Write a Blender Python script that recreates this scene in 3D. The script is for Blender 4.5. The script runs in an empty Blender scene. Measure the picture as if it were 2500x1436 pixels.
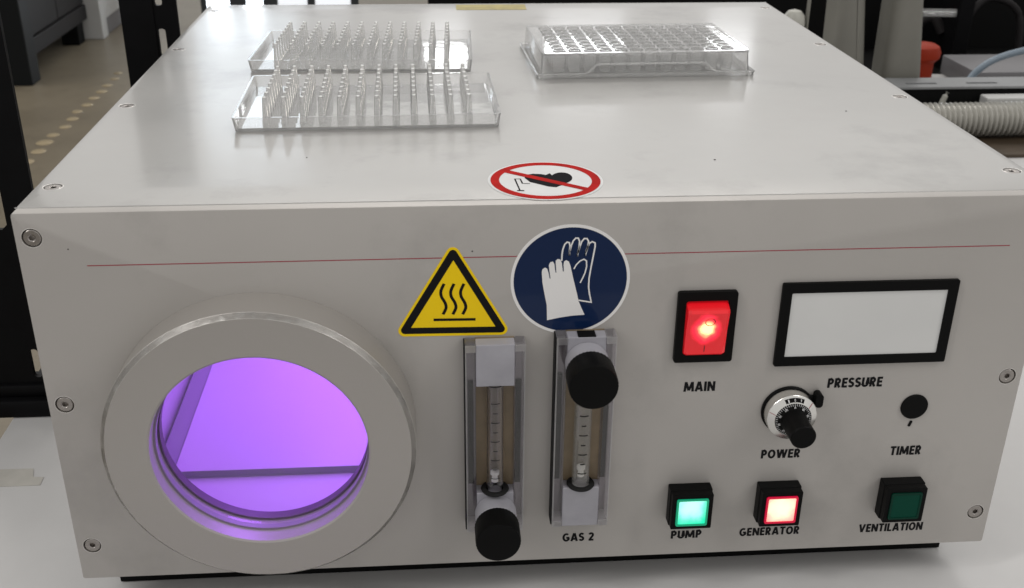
import bpy, bmesh, math, random
from mathutils import Vector, Matrix
R = math.radians
random.seed(7)
sc = bpy.context.scene

# ------------------------------------------------------------------ camera
cam_d = bpy.data.cameras.new('camera')
cam = bpy.data.objects.new('camera', cam_d)
sc.collection.objects.link(cam)
cam.location = (-0.04888, -0.40768, 0.33165)
cam.rotation_euler = (R(64.76081), R(-0.46157), R(-4.23829))
cam_d.sensor_width = 36.0
cam_d.lens = 2648.7 / 2500 * 36.0
cam_d.clip_start = 0.02
cam_d.clip_end = 60
cam_d.dof.use_dof = True
cam_d.dof.focus_distance = 0.53
cam_d.dof.aperture_fstop = 26
sc.camera = cam

# ------------------------------------------------------------------ light
world = bpy.data.worlds.new('World')
sc.world = world
world.use_nodes = True
bg = world.node_tree.nodes['Background']
bg.inputs[0].default_value = (1.0, 0.985, 0.965, 1)
bg.inputs[1].default_value = 0.60

def area(name, loc, target, sx, sy, power, col):
    l = bpy.data.lights.new(name, 'AREA')
    l.shape = 'RECTANGLE'; l.size = sx; l.size_y = sy
    l.energy = power; l.color = col
    o = bpy.data.objects.new(name, l)
    sc.collection.objects.link(o)
    o.location = loc
    d = Vector(target) - Vector(loc)
    o.rotation_euler = d.to_track_quat('-Z', 'Y').to_euler()
    return o
area('ceiling_lamp_back', (0.15, 1.6, 1.75), (0.05, 0.25, 0.1), 1.5, 0.35, 15, (1.0, 0.975, 0.945))
area('lit_ceiling_back', (0.3, 3.1, 1.95), (0.1, 1.0, 0.2), 4.4, 2.0, 13, (1.0, 0.98, 0.955))
area('ceiling_strip_front', (-1.6, -0.75, 1.9), (-0.1, -0.05, 0.1), 0.22, 1.6, 15, (1.0, 0.975, 0.945))
area('ceiling_strip_front', (1.5, -0.75, 1.9), (-0.1, -0.05, 0.1), 0.22, 1.6, 15, (1.0, 0.975, 0.945))
for lx, lw_ in ((0.08, 0.32), (1.15, 0.6), (2.3, 0.35)):
    area('ceiling_lamp_far', (lx, 8.0, 1.98), (0, 0, 0.2), lw_, 0.24, 3.4 * lw_ / .6, (0.97, 0.98, 1.0))
area('ceiling_lamp_hall', (-2.9, 3.8, 1.85), (-2.2, 3.7, -0.77), 1.5, 0.4, 14, (1.0, 0.93, 0.82))

sc.view_settings.view_transform = 'Standard'
sc.view_settings.look = 'None'
sc.view_settings.exposure = 0
sc.view_settings.gamma = 1
sc.cycles.use_denoising = True
sc.cycles.max_bounces = 28
sc.cycles.transparent_max_bounces = 40
sc.cycles.transmission_bounces = 26
sc.cycles.sample_clamp_indirect = 6

# ------------------------------------------------------------------ helpers
MM = 0.001
DZ = -20.0
H = 178.7
D = 436.3
HW = 213.0

def tag(o, label=None, cat=None, group=None, kind=None):
    if label: o['label'] = label
    if cat: o['category'] = cat
    if group: o['group'] = group
    if kind or cat: o['kind'] = kind or 'thing'
    return o

def empty(name, loc=(0, 0, 0), rz=0.0, **k):
    o = bpy.data.objects.new(name, None)
    sc.collection.objects.link(o)
    o.location = loc; o.rotation_euler.z = rz
    o.empty_display_size = 0.02
    return tag(o, **k)

def mesh_of(bm, m, smooth=None, name='mesh'):
    """bmesh in millimetres -> mesh in metres"""
    bmesh.ops.recalc_face_normals(bm, faces=bm.faces[:])
    me = bpy.data.meshes.new(name)
    bmesh.ops.scale(bm, vec=(MM, MM, MM), verts=bm.verts[:])
    bm.to_mesh(me); bm.free()
    me.materials.append(m)
    if smooth is not None:
        me.polygons.foreach_set('use_smooth', [True] * len(me.polygons))
        me.set_sharp_from_angle(angle=R(smooth))
    return me

def link(name, me, parent=None, loc=None, **k):
    o = bpy.data.objects.new(name, me)
    sc.collection.objects.link(o)
    if parent: o.parent = parent
    if loc: o.location = loc
    return tag(o, **k)

def obj(name, bm, m, parent=None, smooth=None, loc=None, **k):
    return link(name, mesh_of(bm, m, smooth, name), parent, loc, **k)

def box(bm, x0, x1, y0, y1, z0, z1, bev=0.0, seg=2):
    n0 = set(bm.verts)
    r = bmesh.ops.create_cube(bm, size=1)
    vs = r['verts']
    bmesh.ops.scale(bm, vec=(abs(x1 - x0), abs(y1 - y0), abs(z1 - z0)), verts=vs)
    bmesh.ops.translate(bm, vec=((x0 + x1) / 2, (y0 + y1) / 2, (z0 + z1) / 2), verts=vs)
    if bev > 0:
        es = list({e for v in vs for e in v.link_edges})
        bmesh.ops.bevel(bm, geom=es, offset=bev, segments=seg, affect='EDGES', profile=0.5)
    return [v for v in bm.verts if v not in n0]

def BX(*a, **k):
    bm = bmesh.new(); box(bm, *a, **k); return bm

def lathe(bm, prof, n=48, closed=False):
    """revolve (r, d) round the axis -y (d = distance out of the panel)"""
    rings = []
    for r, d in prof:
        if r < 1e-6:
            rings.append([bm.verts.new((0, -d, 0))])
        else:
            rings.append([bm.verts.new((r * math.cos(2 * math.pi * i / n), -d, r * math.sin(2 * math.pi * i / n))) for i in range(n)])
    pairs = list(zip(rings[:-1], rings[1:]))
    if closed: pairs.append((rings[-1], rings[0]))
    for a, b in pairs:
        for i in range(n):
            j = (i + 1) % n
            if len(a) == 1 and len(b) == 1: continue
            if len(a) == 1: bm.faces.new((a[0], b[i], b[j]))
            elif len(b) == 1: bm.faces.new((a[i], a[j], b[0]))
            else: bm.faces.new((a[i], a[j], b[j], b[i]))
    return [v for r in rings for v in r]

def LA(prof, cx=0, cy=0, cz=0, n=48, closed=False, up=False):
    bm = bmesh.new()
    lathe(bm, prof, n, closed)
    if up: bmesh.ops.rotate(bm, cent=(0, 0, 0), matrix=Matrix.Rotation(R(-90), 3, 'X'), verts=bm.verts[:])
    bmesh.ops.translate(bm, vec=(cx, cy, cz), verts=bm.verts[:])
    return bm

def circle(cx, cz, r, n=48):
    return [(cx + r * math.cos(2 * math.pi * i / n), cz + r * math.sin(2 * math.pi * i / n)) for i in range(n)]

def round_poly(pts, r, seg=6):
    out = []
    n = len(pts)
    for i in range(n):
        p = Vector(pts[i]); a = (Vector(pts[i - 1]) - p).normalized(); b = (Vector(pts[(i + 1) % n]) - p).normalized()
        ang = a.angle(b); t = r / math.tan(ang / 2)
        c = p + (a + b).normalized() * (r / math.sin(ang / 2))
        s = p + a * t - c; e = p + b * t - c
        a0 = math.atan2(s.y, s.x); a1 = math.atan2(e.y, e.x)
        da = (a1 - a0 + math.pi) % (2 * math.pi) - math.pi
        for k in range(seg + 1):
            q = a0 + da * k / seg
            out.append((c.x + r * math.cos(q), c.y + r * math.sin(q)))
    return out

def rrect(x0, x1, z0, z1, r, seg=5):
    return round_poly([(x0, z0), (x1, z0), (x1, z1), (x0, z1)], r, seg)

def plate(loops, t0, t1, plane='xz'):
    """solid sheet with holes: loops[0] outline, the rest holes; t0..t1 along -y (xz) or z (xy)"""
    bm = bmesh.new()
    edges = []; vl = []
    for lp in loops:
        vs = [bm.verts.new((x, -t1, z) if plane == 'xz' else (x, z, t1)) for x, z in lp]
        vl.append(vs)
        for i in range(len(vs)): edges.append(bm.edges.new((vs[i], vs[(i + 1) % len(vs)])))
    bmesh.ops.triangle_fill(bm, edges=edges, use_beauty=True, use_dissolve=False)
    if abs(t1 - t0) > 1e-9:
        top = bm.faces[:]
        mp = {}
        for vs in vl:
            for v in vs:
                c = v.co.copy()
                if plane == 'xz': c.y = -t0
                else: c.z = t0
                mp[v] = bm.verts.new(c)
        for f in top: bm.faces.new([mp[v] for v in reversed(f.verts)])
        for vs in vl:
            for i in range(len(vs)):
                j = (i + 1) % len(vs)
                bm.faces.new((vs[i], vs[j], mp[vs[j]], mp[vs[i]]))
    return bm

def ribbon_pts(path, w, closed=False):
    """outline of a stroked polyline"""
    P = [Vector(p) for p in path]; L = []; Rr = []
    n = len(P)
    for i in range(n):
        a = P[max(i - 1, 0)]; b = P[min(i + 1, n - 1)]
        d1 = (P[i] - a).normalized() if i > 0 else (b - P[i]).normalized()
        d2 = (b - P[i]).normalized() if i < n - 1 else d1
        nn = Vector((-d1.y - d2.y, d1.x + d2.x))
        if nn.length < 0.3: nn = Vector((-d1.y, d1.x))
        nn.normalize()
        k = max(0.6, abs(nn.dot(Vector((-d1.y, d1.x)))))
        L.append(P[i] + nn * (w / 2 / k)); Rr.append(P[i] - nn * (w / 2 / k))
    return L, Rr

def stroke(bm, path, w, lvl, plane='xz'):
    L, Rr = ribbon_pts(path, w)
    f = (lambda p: (p.x, -lvl, p.y)) if plane == 'xz' else (lambda p: (p.x, p.y, lvl))
    a = [bm.verts.new(f(p)) for p in L]; b = [bm.verts.new(f(p)) for p in Rr]
    for i in range(len(a) - 1): bm.faces.new((a[i], a[i + 1], b[i + 1], b[i]))

def tube(bm, pts, r, n=12, cap=True):
    rings = []
    pts = [Vector(p) for p in pts]
    for i, p in enumerate(pts):
        d = (pts[min(i + 1, len(pts) - 1)] - pts[max(i - 1, 0)]).normalized()
        u = d.orthogonal().normalized() if abs(d.z) > .9 else d.cross(Vector((0, 0, 1))).normalized()
        v = d.cross(u)
        rr = r[i] if isinstance(r, (list, tuple)) else r
        rings.append([bm.verts.new(p + u * rr * math.cos(2 * math.pi * k / n) + v * rr * math.sin(2 * math.pi * k / n)) for k in range(n)])
    for a, b in zip(rings[:-1], rings[1:]):
        for k in range(n):
            j = (k + 1) % n
            bm.faces.new((a[k], a[j], b[j], b[k]))
    if cap:
        bm.faces.new(rings[0]); bm.faces.new(list(reversed(rings[-1])))

def smooth_path(pts, k=6):
    P = [Vector(p) for p in pts]; out = []
    for i in range(len(P) - 1):
        a, b, c, d = P[max(i - 1, 0)], P[i], P[i + 1], P[min(i + 2, len(P) - 1)]
        for s in range(k):
            t = s / k
            out.append(0.5 * ((2 * b) + (c - a) * t + (2 * a - 5 * b + 4 * c - d) * t * t + (3 * b - a - 3 * c + d) * t ** 3))
    out.append(P[-1])
    return out

# ------------------------------------------------------------------ materials
def mat(name, col, rough=0.5, metal=0.0, coat=0.0, coat_rough=0.1, spec=0.5, noise=0.0, nscale=40, bump=0.0, bscale=900,
        trans=0.0, ior=1.49, emit=None, estr=0.0, stain=0.0, rvar=0.0):
    m = bpy.data.materials.new(name); m.use_nodes = True
    nt = m.node_tree; b = nt.nodes['Principled BSDF']
    c4 = (*col, 1)
    b.inputs['Base Color'].default_value = c4
    b.inputs['Roughness'].default_value = rough
    b.inputs['Metallic'].default_value = metal
    b.inputs['Coat Weight'].default_value = coat
    b.inputs['Coat Roughness'].default_value = coat_rough
    b.inputs['Specular IOR Level'].default_value = spec
    b.inputs['Transmission Weight'].default_value = trans
    b.inputs['IOR'].default_value = ior
    if emit:
        b.inputs['Emission Color'].default_value = (*emit, 1)
        b.inputs['Emission Strength'].default_value = estr
    tc = nt.nodes.new('ShaderNodeTexCoord')
    sock = None
    def noise_node(scale, detail=4, rgh=0.55):
        n = nt.nodes.new('ShaderNodeTexNoise'); n.inputs['Scale'].default_value = scale
        n.inputs['Detail'].default_value = detail; n.inputs['Roughness'].default_value = rgh
        nt.links.new(tc.outputs['Object'], n.inputs['Vector']); return n
    def mapr(src, a, bb, lo, hi):
        n = nt.nodes.new('ShaderNodeMapRange'); n.inputs[1].default_value = a; n.inputs[2].default_value = bb
        n.inputs[3].default_value = lo; n.inputs[4].default_value = hi
        nt.links.new(src, n.inputs[0]); return n.outputs[0]
    if noise or stain:
        fac = None
        if noise: fac = mapr(noise_node(nscale).outputs['Fac'], .3, .7, 1 - noise, 1 + noise)
        if stain:
            s = mapr(noise_node(13, 7, .66).outputs['Fac'], .53, .72, 1.0, 1 - stain)
            if fac is None: fac = s
            else:
                mu = nt.nodes.new('ShaderNodeMath'); mu.operation = 'MULTIPLY'
                nt.links.new(fac, mu.inputs[0]); nt.links.new(s, mu.inputs[1]); fac = mu.outputs[0]
        mx = nt.nodes.new('ShaderNodeVectorMath'); mx.operation = 'SCALE'
        mx.inputs[0].default_value = col
        nt.links.new(fac, mx.inputs['Scale'])
        nt.links.new(mx.outputs[0], b.inputs['Base Color'])
    if rvar:
        nt.links.new(mapr(noise_node(9, 5).outputs['Fac'], .3, .7, rough - rvar, rough + rvar), b.inputs['Roughness'])
    if bump:
        n = noise_node(bscale, 3)
        bp = nt.nodes.new('ShaderNodeBump'); bp.inputs['Strength'].default_value = bump; bp.inputs['Distance'].default_value = 0.0003
        nt.links.new(n.outputs['Fac'], bp.inputs['Height'])
        nt.links.new(bp.outputs[0], b.inputs['Normal'])
    return m

def clear(name, tint=(.97, .975, .97), base=0.03, edge=0.75, haze=0.03, rough=0.03, warp=0.12):
    """thin clear plastic sheet: lets light straight through, mirrors by Fresnel, faintly milky"""
    m = bpy.data.materials.new(name); m.use_nodes = True
    nt = m.node_tree; nt.nodes.clear()
    out = nt.nodes.new('ShaderNodeOutputMaterial')
    tr = nt.nodes.new('ShaderNodeBsdfTransparent'); tr.inputs[0].default_value = (*tint, 1)
    gl = nt.nodes.new('ShaderNodeBsdfGlossy'); gl.inputs['Roughness'].default_value = rough
    df = nt.nodes.new('ShaderNodeBsdfTranslucent'); df.inputs[0].default_value = (.9, .9, .88, 1)
    lw = nt.nodes.new('ShaderNodeFresnel')
    ge = nt.nodes.new('ShaderNodeNewGeometry')
    io = nt.nodes.new('ShaderNodeMapRange'); io.inputs[3].default_value = 1.49; io.inputs[4].default_value = 1 / 1.49
    nt.links.new(ge.outputs['Backfacing'], io.inputs[0]); nt.links.new(io.outputs[0], lw.inputs['IOR'])
    tc = nt.nodes.new('ShaderNodeTexCoord')
    nz = nt.nodes.new('ShaderNodeTexNoise'); nz.inputs['Scale'].default_value = 70; nz.inputs['Detail'].default_value = 1
    bp = nt.nodes.new('ShaderNodeBump'); bp.inputs['Strength'].default_value = warp; bp.inputs['Distance'].default_value = .001
    nt.links.new(tc.outputs['Object'], nz.inputs['Vector']); nt.links.new(nz.outputs['Fac'], bp.inputs['Height'])
    nt.links.new(bp.outputs[0], gl.inputs['Normal'])
    m1 = nt.nodes.new('ShaderNodeMixShader'); m2 = nt.nodes.new('ShaderNodeMixShader')
    m1.inputs[0].default_value = haze
    nt.links.new(tr.outputs[0], m1.inputs[1]); nt.links.new(df.outputs[0], m1.inputs[2])
    mr = nt.nodes.new('ShaderNodeMapRange'); mr.inputs[1].default_value = 0.0; mr.inputs[2].default_value = 1.0
    mr.inputs[3].default_value = base; mr.inputs[4].default_value = edge
    nt.links.new(lw.outputs[0], mr.inputs[0]); nt.links.new(mr.outputs[0], m2.inputs[0])
    nt.links.new(m1.outputs[0], m2.inputs[1]); nt.links.new(gl.outputs[0], m2.inputs[2])
    nt.links.new(m2.outputs[0], out.inputs[0])
    return m

def lit_lens(name, centre, radius, hot, cold, strength_hot, strength_cold, squash=(1, 1, 1), wob=0.5):
    """lit plastic lens: brightest where the bulb sits behind it"""
    m = mat(name, cold, rough=0.25, coat=0.5, coat_rough=0.08)
    nt = m.node_tree; b = nt.nodes['Principled BSDF']
    tc = nt.nodes.new('ShaderNodeTexCoord'); mp = nt.nodes.new('ShaderNodeMapping'); mp.vector_type = 'TEXTURE'
    mp.inputs['Location'].default_value = [c * MM for c in centre]
    mp.inputs['Scale'].default_value = [radius * MM * s for s in squash]
    g = nt.nodes.new('ShaderNodeTexGradient'); g.gradient_type = 'SPHERICAL'
    r = nt.nodes.new('ShaderNodeValToRGB'); r.color_ramp.interpolation = 'EASE'
    e = r.color_ramp.elements
    e[0].position = 0.0; e[0].color = (*cold, 1); e[1].position = 0.75; e[1].color = (*hot, 1)
    ms = nt.nodes.new('ShaderNodeMapRange'); ms.inputs[2].default_value = 0.8
    ms.inputs[3].default_value = strength_cold; ms.inputs[4].default_value = strength_hot
    nz = nt.nodes.new('ShaderNodeTexNoise'); nz.inputs['Scale'].default_value = 230; nz.inputs['Detail'].default_value = 3
    sb = nt.nodes.new('ShaderNodeVectorMath'); sb.operation = 'SUBTRACT'; sb.inputs[1].default_value = (.5, .5, .5)
    ma = nt.nodes.new('ShaderNodeVectorMath'); ma.operation = 'MULTIPLY_ADD'; ma.inputs[1].default_value = (wob, wob, wob)
    nt.links.new(tc.outputs['Object'], nz.inputs['Vector']); nt.links.new(nz.outputs['Color'], sb.inputs[0]); nt.links.new(sb.outputs[0], ma.inputs[0])
    nt.links.new(tc.outputs['Object'], mp.inputs[0]); nt.links.new(mp.outputs[0], ma.inputs[2]); nt.links.new(ma.outputs[0], g.inputs[0])
    nt.links.new(g.outputs[1], r.inputs[0]); nt.links.new(g.outputs[1], ms.inputs[0])
    nt.links.new(r.outputs[0], b.inputs['Emission Color']); nt.links.new(ms.outputs[0], b.inputs['Emission Strength'])
    return m

M = {}
M['cover'] = mat('grey_coated_metal_cover', (.325, .318, .306), rough=.42, metal=.3, coat=.55, coat_rough=.13, noise=.03, nscale=14, bump=.10, bscale=1500, stain=.26, rvar=.08)
M['panel'] = mat('grey_anodised_front', (.41, .39, .368), rough=.48, metal=.2, noise=.04, nscale=9, bump=.12, bscale=1600, stain=.14)
M['ring'] = mat('anodised_ring', (.35, .33, .308), rough=.40, metal=.25, noise=.02, nscale=9, bump=.12, bscale=1600)
M['bevel'] = mat('bright_cut_edge', (.72, .70, .67), rough=.46, metal=1)
M['steel'] = mat('screw_steel', (.36, .335, .315), rough=.27, metal=1, noise=.1, nscale=400)
M['dark_steel'] = mat('socket_dark', (.05, .045, .04), rough=.4, metal=.8)
M['black'] = mat('black_plastic', (.004, .004, .004), rough=.45, spec=.08, bump=.1, bscale=2500)
M['black_matte'] = mat('black_matte', (.004, .004, .004), rough=.65, spec=.1)
M['ink'] = mat('black_ink', (.006, .006, .007), rough=.5, spec=.12)
M['redline'] = mat('dark_red_ink', (.30, .018, .035), rough=.5)
M['yellow'] = mat('yellow_vinyl', (.84, .58, .004), rough=.45, spec=.2, coat=.05)
M['blue'] = mat('navy_vinyl', (.001, .0125, .055), rough=.4, spec=.2, coat=.3, coat_rough=.05)
M['white_vinyl'] = mat('white_vinyl', (.76, .75, .74), rough=.35, coat=.15)
M['white_vinyl_top'] = mat('white_vinyl_worn', (.55, .55, .545), rough=.45, spec=.3, noise=.05, nscale=90)
M['red_vinyl'] = mat('red_vinyl_worn', (.36, .012, .010), rough=.7, spec=.03, noise=.22, nscale=160)
M['dark_vinyl'] = mat('black_vinyl_worn', (.008, .007, .009), rough=.7, spec=.03)
M['tape'] = mat('aged_yellow_tape', (.30, .24, .05), rough=.4, spec=.3, noise=.25, nscale=130)
M['mask_tape'] = mat('masking_tape', (.435, .42, .385), rough=.6, noise=.06, nscale=120)
M['desk'] = mat('grey_white_laminate', (.50, .495, .49), rough=.42, noise=.025, nscale=30, bump=.15, bscale=1200)
M['floor'] = mat('polished_concrete', (.19, .16, .115), rough=.35, noise=.14, nscale=3.2, stain=.2)
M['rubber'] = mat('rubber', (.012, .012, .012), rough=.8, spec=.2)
M['chamber'] = mat('chamber_aluminium', (.62, .62, .62), rough=.5)
M['tray'] = mat('tray_glass', (.55, .55, .56), rough=.35)
M['gasket'] = mat('gasket_rubber', (.10, .07, .10), rough=.5)
M['pane'] = clear('window_pane', tint=(.97, .96, .98), base=.02, edge=.5, haze=.004, warp=0.0)
M['plastic'] = mat('clear_polystyrene', (.97, .97, .965), rough=.04, trans=.84, ior=1.47, bump=.25, bscale=60)
M['peg'] = mat('clear_peg_plastic', (.98, .98, .975), rough=.03, trans=.95, ior=1.45)
M['well'] = mat('clear_well_plastic', (.97, .97, .965), rough=.06, trans=.80, ior=1.45)
M['acrylic'] = mat('clear_acrylic', (.97, .96, .98), rough=.03, trans=1.0, ior=1.49)
M['rail'] = clear('clear_acrylic_rail', tint=(.86, .84, .88), base=.06, edge=.9, haze=.10, rough=.04)
M['edge_white'] = clear('painted_edge_glint', tint=(.9, .9, .9), base=.1, edge=.9, haze=.6, rough=.1)  # whitish haze stands for light caught along the acrylic edges
M['frost'] = mat('frosted_insert', (.31, .305, .335), rough=.45, noise=.15, nscale=50, coat=.3)
M['brass'] = mat('tan_backing', (.19, .145, .09), rough=.4, noise=.25, nscale=60)
M['tube'] = clear('tube_glass', tint=(.93, .93, .92), base=.05, edge=.8, haze=.22, rough=.05)
M['screen'] = mat('grey_screen', (.42, .42, .41), rough=.45, noise=.06, nscale=18, emit=(1, .985, .96), estr=.12)
M['silver'] = mat('satin_dial_metal', (.78, .77, .74), rough=.24, metal=1)
M['digit'] = mat('white_print', (.62, .62, .62), rough=.5)
M['orange'] = mat('orange_plastic', (.26, .022, .006), rough=.5, spec=.2)
M['black_paint'] = mat('black_painted_steel', (.003, .003, .0035), rough=.45, spec=.1, noise=.2, nscale=60)
M['dark_grey'] = mat('dark_grey_paint', (.009, .010, .0105), rough=.5, spec=.1)
M['cab_grey'] = mat('grey_cabinet_paint', (.018, .0165, .017), rough=.5, spec=.08)
M['cab_white'] = mat('white_cabinet_paint', (.45, .45, .44), rough=.5)
M['post_grey'] = mat('grey_cast_metal', (.155, .15, .13), rough=.5, noise=.06, nscale=30)
M['bar_grey'] = mat('galvanised_bar', (.20, .205, .21), rough=.4, noise=.05, nscale=40)
M['hose'] = mat('silvery_hose', (.50, .49, .455), rough=.28, metal=.35, coat=.5)
M['wood'] = mat('brown_board', (.05, .034, .02), rough=.5, noise=.2, nscale=30)
M['cable'] = mat('blue_grey_cable', (.15, .19, .23), rough=.4)
M['box_grey'] = mat('grey_box_paint', (.15, .147, .153), rough=.5)
M['ivory'] = mat('ivory_plastic', (.34, .335, .30), rough=.4)
M['dot'] = mat('painted_light_spot', (.34, .27, .165), rough=.5)  # light cast on the floor, given as a flat colour
M['frame_dark'] = mat('door_frame', (.03, .035, .04), rough=.5)
M['daylight'] = mat('daylit_glass', (.8, .8, .8), rough=.2, emit=(.86, .93, 1.0), estr=7.0)
M['frosted_day'] = mat('frosted_door_glass', (.6, .6, .6), rough=.4, emit=(.9, .94, 1.0), estr=.8)
M['transom'] = mat('daylit_transom', (.7, .7, .7), rough=.3, emit=(.80, .90, 1.0), estr=2.2)
M['clearbar'] = clear('clear_bar', base=.08, edge=.9, haze=.08)

# ------------------------------------------------------------------ setting
obj('desk', BX(-307, 1500, -335, 1000, DZ - 30, DZ, bev=1.5), M['desk'], kind='structure', label='grey white laminate desk top under the machine', smooth=30)
obj('floor', BX(-7000, 7000, -3000, 9000, -790, -770), M['floor'], kind='structure', label='beige polished concrete floor')

# ------------------------------------------------------------------ the machine
pc = empty('plasma_cleaner', loc=(0, 0, 0), label='grey metal bench machine with a round violet-lit window, gauges and buttons', cat='machine')

# case: two sides, back and bottom
bm = bmesh.new()
box(bm, -208.5, -206, 5.75, D - 1, 0.5, H - 2.1)
box(bm, 206, 208.5, 5.75, D - 1, 0.5, H - 2.1)
box(bm, -206, 206, D - 4, D - 1, 0.5, H - 2.1)
box(bm, -206, 206, 5.75, D - 4, 0.5, 3)
obj('case', bm, M['panel'], pc)
obj('underside_shade_block', BX(-204, 204, 20, D - 10, DZ + .6, .45, bev=.4), M['black_matte'], pc)  # added black block that deepens the shade under the case
RC = (-123.5, 77.5)
fs = [(-206.6, 168.2), (-206.4, 92.2), (-206.3, 18.3), (206.6, 168.2), (206.6, 92.0), (206.4, 17.6)]
ts = [(-205.8, 30.4), (-205.8, 155.2), (-205.8, 286.1), (-205.8, 412.6), (205.8, 30.4), (205.8, 155.2), (205.8, 286.1), (205.8, 412.6)]

front_loops = [rrect(-HW, HW, 0, H - .15, 1.0, 3), circle(*RC, 53, 72)] + [circle(x, z, 3.95, 24) for x, z in fs]
bm = plate(front_loops, -5.6, 0)
rim = [e for e in bm.edges if all(v.co.y == 0 and v.co.z > H - 1.3 for v in e.verts) and any(abs(f.normal.y) < .5 for f in e.link_faces)]
bmesh.ops.bevel(bm, geom=rim, offset=.35, segments=2, affect='EDGES', profile=.5)
obj('front_panel', bm, M['panel'], pc, smooth=30)
top_loops = [rrect(-HW, HW, 6.0, D, .8, 3)] + [circle(x, y, 3.7, 24) for x, y in ts]
bm = plate(top_loops, H - 2.0, H, 'xy')
rim = [e for e in bm.edges if all(abs(v.co.z - H) < .01 and (abs(v.co.x) > HW - 1.3 or v.co.y < 7.2 or v.co.y > D - 1.3) for v in e.verts)
       and any(abs(f.normal.z) < .5 for f in e.link_faces)]
bmesh.ops.bevel(bm, geom=rim, offset=.6, segments=3, affect='EDGES', profile=.5)
obj('top_cover', bm, M['cover'], pc, smooth=35)

# specks of grit stuck on the cover and the front
M['grit'] = mat('dark_grit', (.03, .028, .026), rough=.8)
for gx, gy, gr in ((78, 52, .55), (166, 128, .5), (-105, 64, .35)):
    obj('grit_speck', LA([(gr, 0.01), (gr * .7, .22), (0, .3)], gx, gy, H, 8, up=True), M['grit'], pc)
for gx, gz, gr in ((-193.5, 163.2, .3), (-33.5, 158.6, .35)):
    obj('grit_speck', LA([(gr, 0.01), (gr * .7, .15), (0, .2)], gx, 0, gz, 8), M['grit'], pc)

# screws: countersunk, hex socket
def screw_mesh():
    bm = bmesh.new()
    hexa = [(1.25, 0.0)]
    lathe(bm, [(3.9, -1.6), (3.6, -0.75), (3.45, -0.35), (3.15, -0.12), (1.6, -0.12), (1.42, -0.3)], 24)
    # hexagonal socket
    n = 24
    a = [bm.verts.new((1.42 * math.cos(2 * math.pi * i / n), 0.3, 1.42 * math.sin(2 * math.pi * i / n))) for i in range(n)]
    b = [bm.verts.new((1.3 * math.cos(2 * math.pi * i / 6), 0.35, 1.3 * math.sin(2 * math.pi * i / 6))) for i in range(6)]
    for i in range(6):
        for k in range(4):
            bm.faces.new((a[(i * 4 + k) % n], a[(i * 4 + k + 1) % n], b[i] if k < 2 else b[(i + 1) % 6]))
        bm.faces.new((a[(i * 4 + 2) % n], b[(i + 1) % 6], b[i]))
    c = [bm.verts.new((v.co.x * .95, 2.2, v.co.z * .95)) for v in b]
    for i in range(6): bm.faces.new((b[i], b[(i + 1) % 6], c[(i + 1) % 6], c[i]))
    bm.faces.new(c)
    bmesh.ops.remove_doubles(bm, verts=bm.verts[:], dist=0.001)
    return bm
sm = mesh_of(screw_mesh(), M['steel'], 30, 'screw')
csm = mesh_of(LA([(3.98, 0.02), (4.12, 0.06), (4.2, 0.02), (4.2, -0.02), (3.9, -1.65), (3.85, -1.6)], n=24, closed=True), M['bevel'], 40, 'countersink')
for i, (x, z) in enumerate(fs):
    o = link('screw', sm, pc, (x * MM, 0, z * MM)); o.rotation_euler.y = random.uniform(0, 1)
    c = link('countersink', csm, o)
for i, (x, y) in enumerate(ts):
    o = link('screw', sm, pc, (x * MM, y * MM, H * MM)); o.rotation_euler = (R(-90), 0, random.uniform(0, 1))
    c = link('countersink', csm, o)

# printed red line
bm = bmesh.new(); stroke(bm, [(-187.2, 155.9), (194.2, 156.0)], 0.38, 0.06)
obj('red_line', bm, M['redline'], pc)

# porthole: ring, glass, gasket
ring = obj('porthole_ring', LA([(46.4, 0.05), (64.9, 0.05), (64.9, 18.2), (63.0, 20.1), (46.0, 20.1), (45.2, 19.5), (45.2, 0.05), (46.4, 0.05)], RC[0], 0, RC[1], 128, closed=True), M['ring'], pc, smooth=25)
obj('ring_chamfer', LA([(64.95, 18.15), (62.95, 20.15), (62.9, 20.0), (64.8, 18.1)], RC[0], 0, RC[1], 128, closed=True), M['bevel'], ring, smooth=50)
obj('window_pane', LA([(0, 5.0), (45.1, 5.0), (45.1, 9.0), (0, 9.0)], RC[0], 0, RC[1], 96), M['pane'], ring, smooth=30)
obj('gasket', LA([(44.1, 0.2), (45.15, 0.2), (45.15, 4.9), (44.1, 4.9)], RC[0], 0, RC[1], 96, closed=True), M['gasket'], ring, smooth=30)
M['retainer'] = mat('retaining_ring_metal', (.22, .17, .26), rough=.4)
obj('retaining_ring', LA([(44.2, 9.1), (45.15, 9.1), (45.15, 12.0), (44.2, 12.0)], RC[0], 0, RC[1], 96, closed=True), M['retainer'], ring, smooth=30)

# chamber
bm = bmesh.new()
x0, x1, y0, y1, z0, z1 = -190, -48, 5.55, 320, 8, 160
v = [bm.verts.new(p) for p in ((x0, y0, z0), (x1, y0, z0), (x1, y0, z1), (x0, y0, z1), (x0, y1, z0), (x1, y1, z0), (x1, y1, z1), (x0, y1, z1))]
for f in ((0, 1, 5, 4), (3, 7, 6, 2), (0, 4, 7, 3), (1, 2, 6, 5), (4, 5, 6, 7)): bm.faces.new([v[i] for i in f])
ch = obj('chamber', bm, M['chamber'], pc)
tr_ = obj('tray', BX(-177, -62, 40, 300, 25.4, 29.5, bev=.25), M['tray'], ch)
M['tray_shade'] = mat('tray_shaded_side', (.26, .27, .27), rough=.6)  # tray sides get less light; that shade is put into this colour
tr_.data.materials.append(M['tray_shade'])
for p in tr_.data.polygons:
    if abs(p.normal.z) < .3: p.material_index = 1
obj('tray_gap_shade', BX(-186.5, -177.4, 41, 300, 24.5, 28), M['tray_shade'], ch)  # added dark slab standing in for the shaded gap beside the tray
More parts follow.
